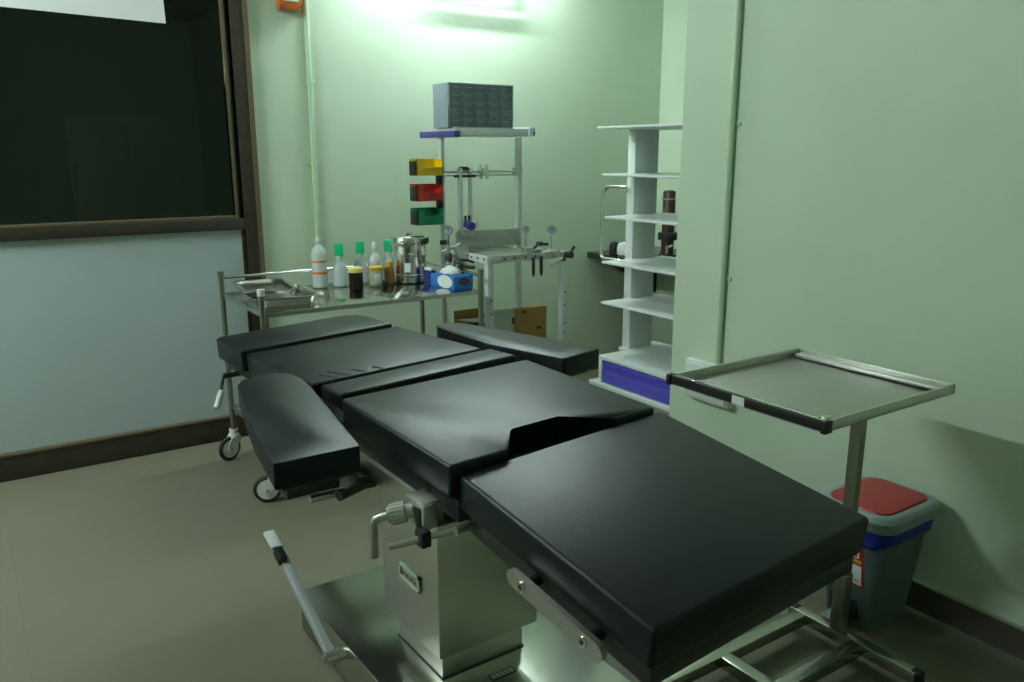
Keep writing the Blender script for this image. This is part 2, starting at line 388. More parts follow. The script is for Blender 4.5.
# frames below the pads
def tray(name, mx, x0, y0, x1, y1, z0, z1, mt='gunmetal'):
    return MB().prism([(x0, y0), (x1, y0), (x1, y1), (x0, y1)], z0, z1, mx, .003, 2).obj(name, mt, OT)
tray('seat_frame', SEAT, .012, .10, WD-.012, .74, -.125, -T-.001)
tray('front_crossbar', SEAT, .012, -.008, WD-.012, .10, -.125, -T-.003)
tray('leg_frame', FOOT, .012, .012, WD-.012, .525, -.128, -.079)
tray('back_frame', BACK, .012, .0, WD-.012, .565, -.112, -.073)
tray('head_frame', HEAD, .03, .0, WD-.03, .275, -.115, -.075)
m = MB()
for s in (.02, WD-.02): m.cyl(SEAT @ V((s-.03, -.03, -.125)), SEAT @ V((s+.03, -.03, -.125)), .010)
m.cyl(SEAT @ V((.0, -.03, -.125)), SEAT @ V((WD, -.03, -.125)), .007)
m.obj('leg_hinge', 'steel_rough', OT)
tray('column_head', SEAT, .12, .20, .42, .62, -.165, -.125)
# side rails with stand-offs
def rail(mx, x, y0, y1, z, h=.033, w=.011, side=-1):
    q = [(y0, z-h/2+.0), (y0, z+h/2), (y1, z+h/2), (y1, z-h/2)]
    m = MB()
    pts = []
    for cy, a0 in ((y1-h/2, -90), (y0+h/2, 90)):
        for i in range(9): t = R(a0+180*i/8); pts.append((cy+h/2*math.cos(t), z+h/2*math.sin(t)))
    a = [mx @ V((x-w/2, y, zz)) for y, zz in pts]; b = [mx @ V((x+w/2, y, zz)) for y, zz in pts]
    m.loft([a, b])
    r = m.obj('side_rail', 'steel_rough', OT)
    for y in (y0+.045, y1-.045):
        MB().cyl(mx @ V((x-side*w*.4, y, z)), mx @ V((x-side*.034, y, z)), .011, n=14).obj('stand_off', 'gunmetal', r)
        k = MB().cyl(mx @ V((x+side*w*.5, y, z)), mx @ V((x+side*(w*.5+.003), y, z)), .010, n=16)
        k.obj('bolt', 'chrome', r)
        MB().cyl(mx @ V((x+side*(w*.5+.003), y, z)), mx @ V((x+side*(w*.5+.0036), y, z)), .0045, n=6).obj('bolt_socket', 'black', r)
    return r
rail(SEAT, -.034, .055, .60, -.099, .042)
rail(SEAT, WD+.034, .055, .60, -.099, .042, side=1)
rail(FOOT, -.028, .075, .330, -.092, .034)
rail(FOOT, WD+.028, .075, .330, -.092, .034, side=1)
rail(BACK, -.030, .10, .50, -.10)
rail(BACK, WD+.030, .10, .50, -.10, side=1)
# rail clamp with knob and hanging crank
P = lambda x, y, z: SEAT @ V((x, y, z))
RZ = SEAT.to_3x3().to_4x4()
cl = MB().box(P(-0.0371, .055, -.108), (.032, .075, .056), RZ, .005).box(P(-0.0299, .055, -.082), (.042, .066, .010), RZ, .004).obj('rail_clamp', 'steel_rough', OT)
MB().box(P(-0.0501, .038, -.112), (.012, .022, .046), RZ, .003).obj('clamp_jaw', 'black', cl)
kn = MB().cyl(P(-0.0472, .066, -.106), P(-0.0616, .075, -.110), .016).cyl(P(-0.0616, .075, -.110), P(-0.0868, .092, -.116), .0215, n=24).cyl(P(-0.0868, .092, -.116), P(-0.0918, .095, -.117), .016).obj('clamp_knob', 'steel_rough', cl)
m = MB()
for i in range(18):
    t = 2*PI*i/18; d = (P(-0.0868, .092, -.116)-P(-0.0616, .075, -.110)).normalized(); a = d.orthogonal().normalized(); b = d.cross(a)
    o = a*math.cos(t)*.0213+b*math.sin(t)*.0213
    m.cyl(P(-0.0638, .0765, -.1105)+o, P(-0.0846, .0905, -.1155)+o, .0012, n=6)
m.obj('knurl', 'steel', kn)
e = P(-0.1120, .110, -.126)
MB().tube([P(-0.0890, .094, -.117), P(-0.1034, .104, -.122), e, e+V((-.004, .004, -.012)), e+V((-.004, .006, -.085))], .0095, 12).obj('crank_handle', 'steel_rough', cl)
MB().cyl(P(-.125, .03, -.148), P(.03, -.028, -.126), .0075, n=14).obj('hinge_rod', 'steel_rough', OT)
MB().box(P(-.062, .006, -.138), (.022, .03, .034), RZ, .003).obj('rod_block', 'black', OT)
# release lever of the head section
q = HEAD
lv = MB().cyl(q @ V((-.02, .17, -.115)), q @ V((.07, .17, -.115)), .010).tube([q @ V((-.02, .17, -.115)), q @ V((-.035, .15, -.14)), q @ V((-.055, .10, -.155))], .006).obj('head_release_lever', 'gunmetal', OT)
MB().cyl(q @ V((-.05, .11, -.153)), q @ V((-.095, .03, -.185)), .0105, .009).obj('lever_grip', 'white', lv)
MB().box(q @ V((.05, .17, -.135)), (.03, .10, .06), None, .004).obj('lever_bracket', 'steel_rough', OT)

# arm boards
def arm(outline, z, label, rod):
    par = MB().prism([(V((x, y))-cc).to_tuple() if False else (x, y) for x, y in outline], z-.10, z-.082, None, .003, 2)
    cx = sum(p[0] for p in outline)/len(outline); cy = sum(p[1] for p in outline)/len(outline)
    par = MB().prism([(cx+(x-cx)*.86, cy+(y-cy)*.93) for x, y in outline], z-.074, z-.057, None, .003, 2).obj('arm_board', 'gunmetal', OT)
    par['label'] = label
    MB().prism(outline, z-.058, z, None, .014, 4).obj('arm_pad', 'vinyl', par, angle=60)
    return par
def smooth_poly(p, it=2):
    for _ in range(it):
        q = []
        for a, b in zip(p, p[1:]+p[:1]):
            q += [(a[0]*.75+b[0]*.25, a[1]*.75+b[1]*.25), (a[0]*.25+b[0]*.75, a[1]*.25+b[1]*.75)]
        p = q
    return p
oL = [(.452, 1.522), (.458, 1.520), (.632, 1.519), (.638, 1.524), (.676, 1.79), (.706, 1.99), (.718, 2.10), (.705, 2.165), (.672, 2.195), (.62, 2.192), (.573, 2.165), (.552, 2.125), (.520, 1.96), (.482, 1.75)]
aL = arm(oL, .895, 'arm board on the near left side of the table', None)
MB().cyl((.60, 1.56, .775), (.71, 1.60, .780), .012).bb((.50, 1.60, .775), (.62, 1.72, .800), .004).obj('arm_bracket', 'gunmetal', aL)
MB().cyl((.55, 1.60, .765), (.66, 1.60, .765), .009).obj('arm_lock_rod', 'steel_rough', aL)
MB().bb((.655, 1.58, .765), (.70, 1.66, .80), .004).obj('arm_clamp', 'gunmetal', aL)
MB().bb((.478, 1.60, .815), (.490, 1.64, .838), .003).obj('board_catch', 'black', aL)
oR = [(1.408, 1.815), (1.565, 1.850), (1.571, 1.856), (1.505, 2.10), (1.440, 2.33), (1.412, 2.415), (1.368, 2.452), (1.325, 2.440), (1.310, 2.40), (1.309, 2.28), (1.320, 2.10), (1.402, 1.822)]
aR = arm(oR, .912, 'arm board on the far right side of the table', None)
MB().bb((1.30, 2.02, .79), (1.40, 2.12, .815), .004).obj('arm_bracket', 'gunmetal', aR)

# floor brake lever
lv = MB().box(((.716+.700)/2, (1.965+2.40)/2, (.115+.262)/2), (.026, math.hypot(.435, .147), .026), rotm(0, 0, math.atan2(.147, .435)), .003).obj('brake_lever', 'lever_steel', OT)
MB().box((.699, 2.415, .285), (.036, .085, .012), rotm(0, 0, R(14)), .004).obj('lever_pedal', 'whitemetal', lv)
MB().box((.6985, 2.345, .2595), (.0275, .055, .0275), rotm(0, 0, math.atan2(.147, .435)), .003).obj('lever_sleeve', 'black', lv)
MB().cyl((.690, 1.962, .112), (.775, 1.962, .112), .019).cyl((.688, 1.962, .112), (.684, 1.962, .112), .011, n=6).obj('lever_pivot', 'steel', lv)

# ------------------------------------------------------------------ instrument trolley
TR = thing('instrument_trolley', 'steel instrument trolley holding bottles against the back wall', 'trolley', (1.52, 3.64, 0))
x0, x1, y0, y1 = .992, 2.057, 3.335, 3.95
for z, nm in ((.838, 'top_shelf'), (.278, 'lower_shelf')):
    o = MB().bb((x0, y0, z-.006), (x1, y1, z), .001).obj(nm, 'steel_top', TR)
    MB().bb((x0, y0-.001, z-.018), (x1, y0+.003, z+.0005)).bb((x0, y1-.003, z-.018), (x1, y1+.001, z+.0005)).bb((x0-.001, y0, z-.018), (x0+.003, y1, z+.0005)).bb((x1-.003, y0, z-.018), (x1+.001, y1, z+.0005)).obj('shelf_edge', 'tray_sheet', o)
for x in (x0-.002, x1+.002):
    for y in (y0-.002, y1+.002):
        pst = MB().cyl((x, y, .13), (x, y, .935), .0125).obj('post', 'stand_steel', TR)
        cap = 'white' if (x < 1.5 and y < 3.5) else 'stand_steel'
        MB().cyl((x, y, .915), (x, y, .942), .0155).obj('post_cap', cap, pst)
MB().cyl((x0, y1+.002, .912), (x1, y1+.002, .912), .0075).obj('guard_rail', 'chrome', TR)
MB().cyl((x1+.002, y0, .912), (x1+.002, y1, .912), .0075).obj('guard_rail', 'chrome', TR)
def caster(x, y, rz, par):
    q = rotm(rz); P0 = V((x, y, 0))
    w = lambda a, b, z: P0 + (q @ V((a, b, z)))
    c = MB().cyl(w(0, 0, .125), w(0, 0, .155), .020).cyl(w(0, 0, .115), w(0, 0, .13), .026)
    for s in (-1, 1):
        pl = [(-.028, .118), (.024, .118), (.046, .085), (.046, .05), (.030, .045), (-.004, .075), (-.026, .10)]
        c.loft([[w(a, s*.017, z) for a, z in pl], [w(a, s*.021, z) for a, z in pl]])
    c.box(w(0, 0, .116), (.05, .042, .008), q, .002)
    c = c.obj('caster', 'white', par)
    ax = (q @ V((0, 1, 0)))
    cen = w(.030, 0, .0615)
    MB().torus(cen, .050, .0115, (q @ Matrix.Rotation(PI/2, 4, 'X')), 32, 10).obj('tyre', 'rubber', c)
    MB().cyl(cen-ax*.011, cen+ax*.011, .045, n=28).obj('wheel', 'white', c)
    MB().cyl(cen-ax*.024, cen+ax*.024, .007, n=12).obj('axle', 'chrome', c)
caster(x0-.002, y0-.002, R(160), TR); caster(x0-.002, y1+.002, R(200), TR); caster(x1+.002, y0-.002, R(30), TR); caster(x1+.002, y1+.002, R(60), TR)

ZT = .8385
# steel trays on the trolley
def steel_tray(name, cx, cy, z, w, d, h, rz, tilt, m, label, lip=.012):
    t = MB(); q = Matrix.Translation((cx, cy, z)) @ rotm(rz) @ Matrix.Rotation(tilt, 4, 'X')
    L = lambda s, zz, r: [q @ V((x, y, zz)) for x, y in rrect(-w/2+s, -d/2+s, w/2-s, d/2-s, r, 6)]
    t.loft([L(.022, .0012, .03), L(.020, 0, .035), L(.006, h*.8, .045), L(0, h-.002, .05), L(-lip, h, .055), L(-lip, h+.003, .055), L(.001, h+.002, .05), L(.008, h*.8, .045), L(.022, .0025, .033), ], (False, True))
    o = t.obj(name, m, None, (cx, cy, z)); return tag(o, label, 'tray')
steel_tray('instrument_tray', 1.150, 3.600, ZT, .27, .34, .040, R(-4), 0, 'traysteel', 'deep steel tray at the left end of the trolley, beneath a flatter tray')
steel_tray('instrument_tray', 1.105, 3.670, ZT+.049, .22, .35, .016, R(-7), 0, 'traysteel', 'flat steel tray resting on the deep one at the trolley left end')
# bottles
def bottle(name, x, y, prof, m, label, group=None, extras=()):
    b = thing(name, label, 'bottle', (x, y, ZT), group)
    MB().lathe((x, y, ZT), prof).obj('bottle_body', m, b)
    for nm, pr, mm in extras: MB().lathe((x, y, ZT), pr).obj(nm, mm, b)
    return b
bottle('saline_bottle', 1.446, 3.86, [(.030, 0), (.037, .004), (.037, .165), (.033, .185), (.018, .205), (.012, .212), (.012, .225)], 'bottle', 'clear saline bottle with two orange bands beside the steel trays', None,
       [('cap', [(.013, .224), (.015, .226), (.012, .242), (.009, .250)], 'bottle'), ('orange_band', [(.0373, .068), (.0376, .069), (.0376, .079), (.0373, .080)], 'orangeband'), ('orange_band', [(.0373, .126), (.0376, .127), (.0376, .134), (.0373, .135)], 'orangeband')])
def spray(x, y, s, label):
    b = thing('spray_bottle', label, 'bottle', (x, y, ZT))
    MB().lathe((x, y, ZT), [(.034, 0), (.040, .004), (.040, .075*s), (.030, .105*s), (.014, .125*s), (.014, .145*s)]).obj('bottle_body', 'bottle', b)
    MB().cyl((x, y, ZT+.138*s), (x, y, ZT+.15*s), .017).obj('collar', 'white', b)
    MB().box((x, y, ZT+.182*s), (.046, .026, .066*s), rotm(R(-25)), .004).obj('pump_head', 'capgreen', b)
    return b
spray(1.545, 3.845, 1.0, 'white bottle with green cap second from the left end of the bottles')
spray(1.678, 3.895, .98, 'white bottle with green cap standing behind the dark jar')
spray(1.843, 3.905, .97, 'green capped bottle half hidden behind the steel drum')
def jar(x, y, m, lid, h, label, paper=False):
    b = thing('specimen_jar', label, 'jar', (x, y, ZT))
    MB().lathe((x, y, ZT), [(.030, 0), (.0345, .004), (.0345, h*.78), (.030, h*.82)]).obj('jar_body', m, b)
    MB().lathe((x, y, ZT), [(.036, h*.80), (.037, h*.82), (.037, h*.97), (.034, h)]).obj('lid', lid, b)
    if paper:
        m = MB(); pts = [(x+.0352*math.cos(R(a)), y+.0352*math.sin(R(a))) for a in range(-135, -75, 8)]
        m.loft([[(px, py, ZT+.015) for px, py in pts]+[(px*.999+x*.001, py*.999+y*.001, ZT+.015) for px, py in pts[::-1]], [(px, py, ZT+.065) for px, py in pts]+[(px*.999+x*.001, py*.999+y*.001, ZT+.065) for px, py in pts[::-1]]])
        m.obj('label_sticker', 'paper', b)
    return b
jar(1.556, 3.672, 'amber', 'lidpale', .112, 'dark brown jar with a pale yellow lid in front of the bottles')
jar(1.698, 3.745, 'glassjar', 'lidorange', .098, 'clear jar with mustard lid and white label next to the dark jar', True)
bottle('dropper_bottle', 1.757, 3.895, [(.030, 0), (.034, .004), (.034, .105), (.026, .135), (.014, .150), (.014, .160)], 'white', 'white bottle with conical shoulders behind the mustard-lidded jar', None, [('nozzle', [(.016, .159), (.016, .185), (.009, .198), (.006, .203)], 'white')])
bottle('amber_bottle', 1.778, 3.765, [(.022, 0), (.026, .004), (.026, .07), (.020, .085), (.013, .092), (.013, .10)], 'amberlight', 'small amber bottle with yellow cap touching the steel drum', None, [('cap', [(.018, .088), (.019, .09), (.019, .112), (.016, .115)], 'lidorange')])
tag(MB().lathe((1.715, 3.685, ZT), [(.012, 0), (.013, .002), (.013, .028), (.010, .033)]).obj('vial_stopper', 'black', None, (1.715, 3.685, ZT)), 'tiny black stopper standing before the mustard-lidded jar', 'stopper')
tag(MB().sphere((1.345, 3.60, ZT+.010), .012, (1.5, 1, .75)).obj('cotton_swab', 'paper', None, (1.345, 3.60, ZT)), 'small white cotton wad on the trolley right of the steel trays', 'cotton')
# dressing drum
D = thing('dressing_drum', 'shiny cylindrical steel dressing drum with lid on the trolley', 'drum', (1.905, 3.79, ZT))
cx, cy, rd = 1.905, 3.79, .089
MB().lathe((cx, cy, ZT), [(rd-.004, 0), (rd, .003), (rd, .030), (rd+.003, .033), (rd+.003, .042), (rd, .045), (rd, .135), (rd+.003, .138), (rd+.003, .150), (rd, .153), (rd, .215)], 48).obj('drum_body', 'drumsteel', D)
MB().lathe((cx, cy, ZT), [(rd+.003, .190), (rd+.005, .193), (rd+.005, .228), (rd+.001, .234), (rd-.015, .240), (.02, .243)], 48).obj('drum_lid', 'drumsteel', D)
MB().box((cx, cy, ZT+.247), (.07, .012, .008), rotm(R(30)), .003).obj('lid_handle', 'chrome', D)
a = R(-128)
MB().box((cx+(rd+.006)*math.cos(a), cy+(rd+.006)*math.sin(a), ZT+.205), (.012, .03, .04), rotm(a), .003).obj('latch', 'chrome', D)
m = MB(); pts = [(cx+(rd+.0006)*math.cos(R(t)), cy+(rd+.0006)*math.sin(R(t))) for t in range(-132, -108, 4)]; pin = [(cx+(rd-.0004)*math.cos(R(t)), cy+(rd-.0004)*math.sin(R(t))) for t in range(-132, -108, 4)]
m.loft([[(*p, ZT+.058) for p in pts]+[(*p, ZT+.058) for p in pin[::-1]], [(*p, ZT+.105) for p in pts]+[(*p, ZT+.105) for p in pin[::-1]]]).obj('label_sticker', 'paper', D)
for a in (R(-60), R(-15)):
    MB().box((cx+(rd+.007)*math.cos(a), cy+(rd+.007)*math.sin(a), ZT+.21), (.014, .045, .03), rotm(a), .003).obj('side_latch', 'gunmetal', D)
# blue packet beside drum, tissue box
t = thing('blue_packet', 'small blue and white packet tucked between the drum and the tissue box', 'packet', (2.0, 3.615, ZT))
MB().box((1.945, 3.64, ZT+.0355), (.035, .06, .07), rotm(R(10)), .003).obj('packet_body', 'navy', t)
MB().box((1.945, 3.64, ZT+.078), (.03, .055, .014), rotm(R(10)), .004).obj('packet_top', 'paper', t)
t = thing('tissue_box', 'blue tissue box with a white tissue at the trolley right end', 'tissue box', (1.99, 3.50, ZT))
TB = Matrix.Translation((1.952, 3.405, ZT)) @ rotm(R(9))          # front left corner
q = lambda x, y, z: TB @ V((x, y, z))
MB().box(q(.061, .094, .032), (.122, .188, .064), rotm(R(9)), .002).obj('carton', 'tissueblue', t)
m = MB(); pts = [(.070+.062*math.cos(R(a))*(1 if math.cos(R(a)) > 0 else .9), .034+.032*math.sin(R(a))) for a in range(0, 360, 20)]
m.loft([[q(-.0004, y, z) for y, z in pts], [q(-.001, y, z) for y, z in pts]]).obj('side_swirl', 'paper', t)
ov = lambda rx, rz, d: [q(.062+rx*math.cos(R(a)), d, .036+rz*math.sin(R(a))) for a in range(0, 360, 15)]
MB().loft([ov(.034, .016, -.0004), ov(.034, .016, -.001)]).obj('oval_logo', 'navy', t)
MB().loft([ov(.027, .007, -.0011), ov(.027, .007, -.0016)]).obj('logo_band', 'logo_red', t)
tis = MB(); n = 14
rings = []
for k, (rr, zz) in enumerate(((.050, .068), (.050, .076), (.038, .088), (.022, .097), (.006, .104))):
    rings.append([q(.058+rr*.8*math.cos(2*PI*i/n)*(1+.25*math.sin(3*i+k)), .10+rr*1.3*math.sin(2*PI*i/n)*(1+.2*math.cos(2.3*i+k)), zz+.006*math.sin(2.1*i+k)*(k > 0)) for i in range(n)])
tis.loft(rings).obj('tissue', 'paper', t, angle=70)

# ------------------------------------------------------------------ anaesthesia apparatus frame
AF = thing('anaesthesia_frame', 'pale metal anaesthesia machine frame with gauges right of the trolley', 'medical frame', (2.33, 3.6, 0))
for x, y, z0, z1, nm in ((2.15, 3.40, .08, .983, 'front_post'), (2.615, 3.40, .08, .935, 'front_post'), (2.105, 3.78, .08, 1.57, 'upright'), (2.585, 3.78, .08, 1.575, 'upright')):
    if nm == 'front_post':
        o = MB().bb((x-.018, y-.018, z0), (x+.018, y+.018, z1), .003).obj(nm, 'whitemetal', AF)
        m = MB()
        for z in (.55, .60, .70, .77): m.cyl((x, y-.018, z), (x, y-.0195, z), .005, n=8)
        m.obj('bolt', 'gunmetal', o)
    else:
        r = .011 if x < 2.3 else .015
        MB().bb((x-r, y-r, z0), (x+r, y+r, z1), .003).obj(nm, 'whitemetal', AF)
for x, y in ((2.15, 3.40), (2.615, 3.40), (2.105, 3.78), (2.585, 3.78)):
    c = MB().cyl((x, y, .055), (x, y, .09), .018).box((x, y, .06), (.05, .03, .03), None, .004).obj('caster_fork', 'steel_rough', AF)
    MB().torus((x, y, .032), .022, .009, 'X').cyl((x-.01, y, .032), (x+.01, y, .032), .022).obj('caster_wheel', 'rubber', c)
dk = MB().bb((2.13, 3.385, .983), (2.47, 3.79, .990), .001).obj('deck', 'tray_sheet', AF)
MB().bb((2.128, 3.383, .956), (2.134, 3.79, .994), .001).obj('side_rail', 'whitemetal', AF)
m = MB()
for y in (3.41, 3.47, 3.53, 3.60): m.cyl((2.128, y, .976), (2.1265, y, .976), .007, n=10)
m.obj('rail_hole', 'gunmetal', AF)
MB().bb((2.134, 3.380, .954), (2.215, 3.386, .994), .001).obj('corner_plate', 'whitemetal', AF)
MB().bb((2.215, 3.381, .956), (2.47, 3.387, .990), .001).obj('front_rail', 'steel_rough', AF)
m = MB()
for x in (2.232, 2.29, 2.36, 2.42): m.cyl((x, 3.381, .973), (x, 3.3795, .973), .006, n=10)
m.obj('rail_hole', 'gunmetal', AF)
MB().bb((2.17, 3.755, .990), (2.585, 3.762, 1.082), .002).obj('back_panel', 'greymetal', AF)
MB().bb((2.09, 3.385, .40), (2.60, 3.80, .412), .001).obj('lower_shelf', 'greymetal', AF)
# top shelf
MB().bb((2.085, 3.59, 1.574), (2.555, 3.95, 1.590), .002).bb((2.085, 3.59, 1.574), (2.555, 3.60, 1.612), .002).obj('top_shelf', 'whitemetal', AF)
MB().loft([[(2.075, 3.585, 1.566), (2.115, 3.585, 1.566), (2.095, 3.585, 1.616), (2.075, 3.585, 1.616)], [(2.075, 3.95, 1.566), (2.115, 3.95, 1.566), (2.095, 3.95, 1.616), (2.075, 3.95, 1.616)]]).obj('shelf_end', 'whitemetal', AF)
MB().bb((2.069, 3.585, 1.567), (2.075, 3.95, 1.598), .001).bb((2.069, 3.582, 1.567), (2.103, 3.586, 1.598), .001).obj('end_trim', 'purple', AF)
MB().bb((2.52, 3.582, 1.575), (2.562, 3.95, 1.622), .006).obj('shelf_end', 'whitemetal', AF)
MB().cyl((2.552, 3.582, 1.592), (2.552, 3.580, 1.592), .006, n=10).obj('end_bolt', 'gunmetal', AF)
# cross bar, clamp, tubes
MB().cyl((2.115, 3.775, 1.392), (2.585, 3.775, 1.392), .006).cyl((2.115, 3.775, 1.374), (2.585, 3.775, 1.374), .004).obj('cross_bar', 'steel_rough', AF)
MB().bb((2.55, 3.755, 1.372), (2.60, 3.795, 1.412), .004).obj('bar_bracket', 'whitemetal', AF)
m = MB().cyl((2.345, 3.735, 1.392), (2.345, 3.79, 1.392), .022, n=16).bb((2.32, 3.745, 1.355), (2.333, 3.77, 1.43), .002).bb((2.357, 3.745, 1.355), (2.370, 3.77, 1.43), .002)
m.obj('bar_clamp', 'chrome', AF)
ft = MB().cyl((2.195, 3.75, 1.09), (2.195, 3.75, 1.40), .013, n=18).obj('flow_tube', 'white', AF)
MB().cyl((2.195, 3.75, 1.395), (2.195, 3.75, 1.412), .016).obj('tube_cap', 'chrome', ft)
ft = MB().cyl((2.263, 3.76, 1.13), (2.263, 3.76, 1.40), .011, n=18).obj('flow_tube', 'white', AF)
MB().cyl((2.263, 3.76, 1.395), (2.263, 3.76, 1.412), .014).obj('tube_cap', 'chrome', ft)
MB().bb((2.17, 3.74, 1.365), (2.29, 3.775, 1.378), .002).bb((2.205, 3.745, 1.40), (2.245, 3.775, 1.42), .002).obj('tube_bracket', 'gunmetal', AF)
MB().bb((2.185, 3.735, 1.05), (2.275, 3.77, 1.09), .003).obj('tube_manifold', 'steel_rough', AF)
vb = MB().cyl((2.235, 3.745, 1.118), (2.235, 3.70, 1.112), .022).cyl((2.235, 3.75, 1.118), (2.235, 3.76, 1.118), .018).obj('flow_valve', 'bluevalve', AF)
MB().cyl((2.262, 3.74, 1.122), (2.262, 3.70, 1.118), .016).obj('valve_knob', 'white', vb)
m = MB()
for x in (2.225, 2.247): m.cyl((x, 3.75, 1.13), (x, 3.75, 1.165), .006, n=10)
m.obj('valve_stem', 'gunmetal', AF)
# bin strip
MB().bb((2.072, 3.752, 1.13), (2.094, 3.792, 1.445), .002).obj('bin_strip', 'black', AF)
# pressure gauges
def gauge(x, y, z, r, zb, face, label=None):
    a = V((-math.sin(R(33))*.8, -math.cos(R(33))*.8, .1)).normalized()
    g = MB().cyl(V((x, y, z))+a*-.014, V((x, y, z))+a*.010, r, n=24).obj('pressure_gauge', 'chrome', AF)
    MB().cyl(V((x, y, z))+a*.010, V((x, y, z))+a*.0115, r*.82, n=24).obj('dial_face', face, g)
    MB().tube([V((x, y, z))+a*.0118+V((0, 0, -.002)), V((x, y, z))+a*.0118+V((0, 0, r*.55))], .0015, 6).obj('needle', 'black', g)
    MB().cyl((x, y, z-r*.9), (x, y, zb), .006, n=12).cyl((x, y, zb-.002), (x, y, zb+.014), .011, n=6).obj('gauge_stem', 'chrome', g)
gauge(2.395, 3.43, 1.108, .020, 1.00, 'dial'); gauge(2.552, 3.42, 1.098, .025, .985, 'dial')
gauge(2.035, 3.60, 1.108, .024, 1.00, 'dial')
# yokes and valves, right cluster
MB().bb((2.47, 3.375, .955), (2.545, 3.43, .992), .004).cyl((2.53, 3.40, .973), (2.64, 3.395, .973), .017).cyl((2.55, 3.36, .98), (2.55, 3.44, .98), .020).obj('cylinder_yoke', 'steel_rough', AF)
MB().bb((2.375, 3.40, .985), (2.43, 3.45, 1.018), .004).cyl((2.395, 3.43, 1.0), (2.475, 3.41, 1.0), .010).obj('pipe_union', 'steel_rough', AF)
MB().cyl((2.625, 3.345, .97), (2.625, 3.385, .97), .019).cyl((2.625, 3.365, .97), (2.66, 3.365, 1.01), .008).obj('valve_body', 'gunmetal', AF)
MB().box((2.455, 3.395, 1.035), (.02, .03, .022), rotm(R(20)), .003).cyl((2.42, 3.405, 1.01), (2.455, 3.395, 1.035), .006).cyl((2.455, 3.395, 1.035), (2.50, 3.38, 1.03), .007).obj('valve_body', 'gunmetal', AF)
for x in (2.405, 2.455):
    MB().cyl((x, 3.379, .97), (x, 3.376, .885), .009).cyl((x, 3.376, .888), (x, 3.376, .872), .006).obj('hanging_valve', 'gunmetal', AF)
MB().cyl((2.615, 3.40, .932), (2.615, 3.40, .96), .013).obj('post_collar', 'gunmetal', AF)
MB().cyl((2.58, 3.36, .955), (2.51, 3.36, .925), .007).obj('pipe_stub', 'steel_rough', AF)
# left cluster of pipes
m = MB().cyl((2.134, 3.56, .985), (2.03, 3.60, .985), .010).cyl((2.03, 3.60, .93), (2.03, 3.60, 1.03), .014).cyl((2.095, 3.545, .90), (2.095, 3.545, .945), .012).bb((2.06, 3.56, .945), (2.127, 3.60, 1.03), .004)
m.cyl((2.01, 3.63, 1.0), (2.09, 3.57, 1.04), .008).obj('cylinder_yoke', 'steel_rough', AF)
MB().box((2.02, 3.575, .975), (.03, .03, .045), rotm(R(30)), .005).obj('valve_body', 'gunmetal', AF)
MB().cyl((2.06, 3.535, .94), (2.06, 3.515, .90), .014).cyl((2.06, 3.55, .97), (2.06, 3.53, .93), .008).obj('valve_body', 'gunmetal', AF)
MB().box((2.005, 3.60, 1.05), (.035, .02, .025), rotm(R(-20)), .004).obj('valve_body', 'gunmetal', AF)
MB().cyl((2.10, 3.54, .925), (2.127, 3.50, .925), .009).cyl((2.10, 3.54, .925), (2.085, 3.555, .94), .012).obj('valve_body', 'gunmetal', AF)
m = MB(); m.tube([(2.06, 3.58, .95), (2.03, 3.55, .93), (2.02, 3.52, .945), (2.045, 3.50, .97), (2.09, 3.50, .965), (2.127, 3.51, .95)], .006).obj('connecting_hose', 'gunmetal', AF)

# drawer cabinet on top of it
DC = thing('drawer_cabinet', 'grey small-parts drawer cabinet on top of the anaesthesia frame', 'drawer cabinet', (2.235, 3.68, 1.613))
zb, zt, xa, xb, ya, yb = 1.6125, 1.826, 2.052, 2.432, 3.602, 3.765
MB().bb((xa, ya+.004, zb), (xb, yb, zt), .003).obj('carcass', 'cabinet', DC)
m = MB().bb((xa, ya, zb), (xa+.006, ya+.01, zt)).bb((xb-.006, ya, zb), (xb, ya+.01, zt)).bb((xa, ya, zt-.005), (xb, ya+.01, zt)).bb((xa, ya, zb), (xb, ya+.01, zb+.005))
m.obj('face_frame', 'cabinet', DC)
cw, rh = (xb-xa-.014)/5, (zt-zb-.012)/5
dr0 = None
for i in range(5):
    for j in range(5):
        xx, zz = xa+.007+i*cw, zb+.006+j*rh
        if dr0 is None:
            dr0 = MB().bb((xx+.002, ya+.001, zz+.0015), (xx+cw-.002, ya+.008, zz+rh-.0015), .001).obj('drawer', 'drawer', DC)
            dl0 = MB().bb((xx+cw*.28, ya-.005, zz+rh*.62), (xx+cw*.72, ya+.001, zz+rh*.70), .0008).obj('drawer_pull', 'drawer_lip', dr0)
            x00, z00 = xx, zz
        else:
            d = dr0.copy(); COL.objects.link(d); d.parent = DC; d.location = (xx-x00, 0, zz-z00)
            e = dl0.copy(); COL.objects.link(e); e.parent = d

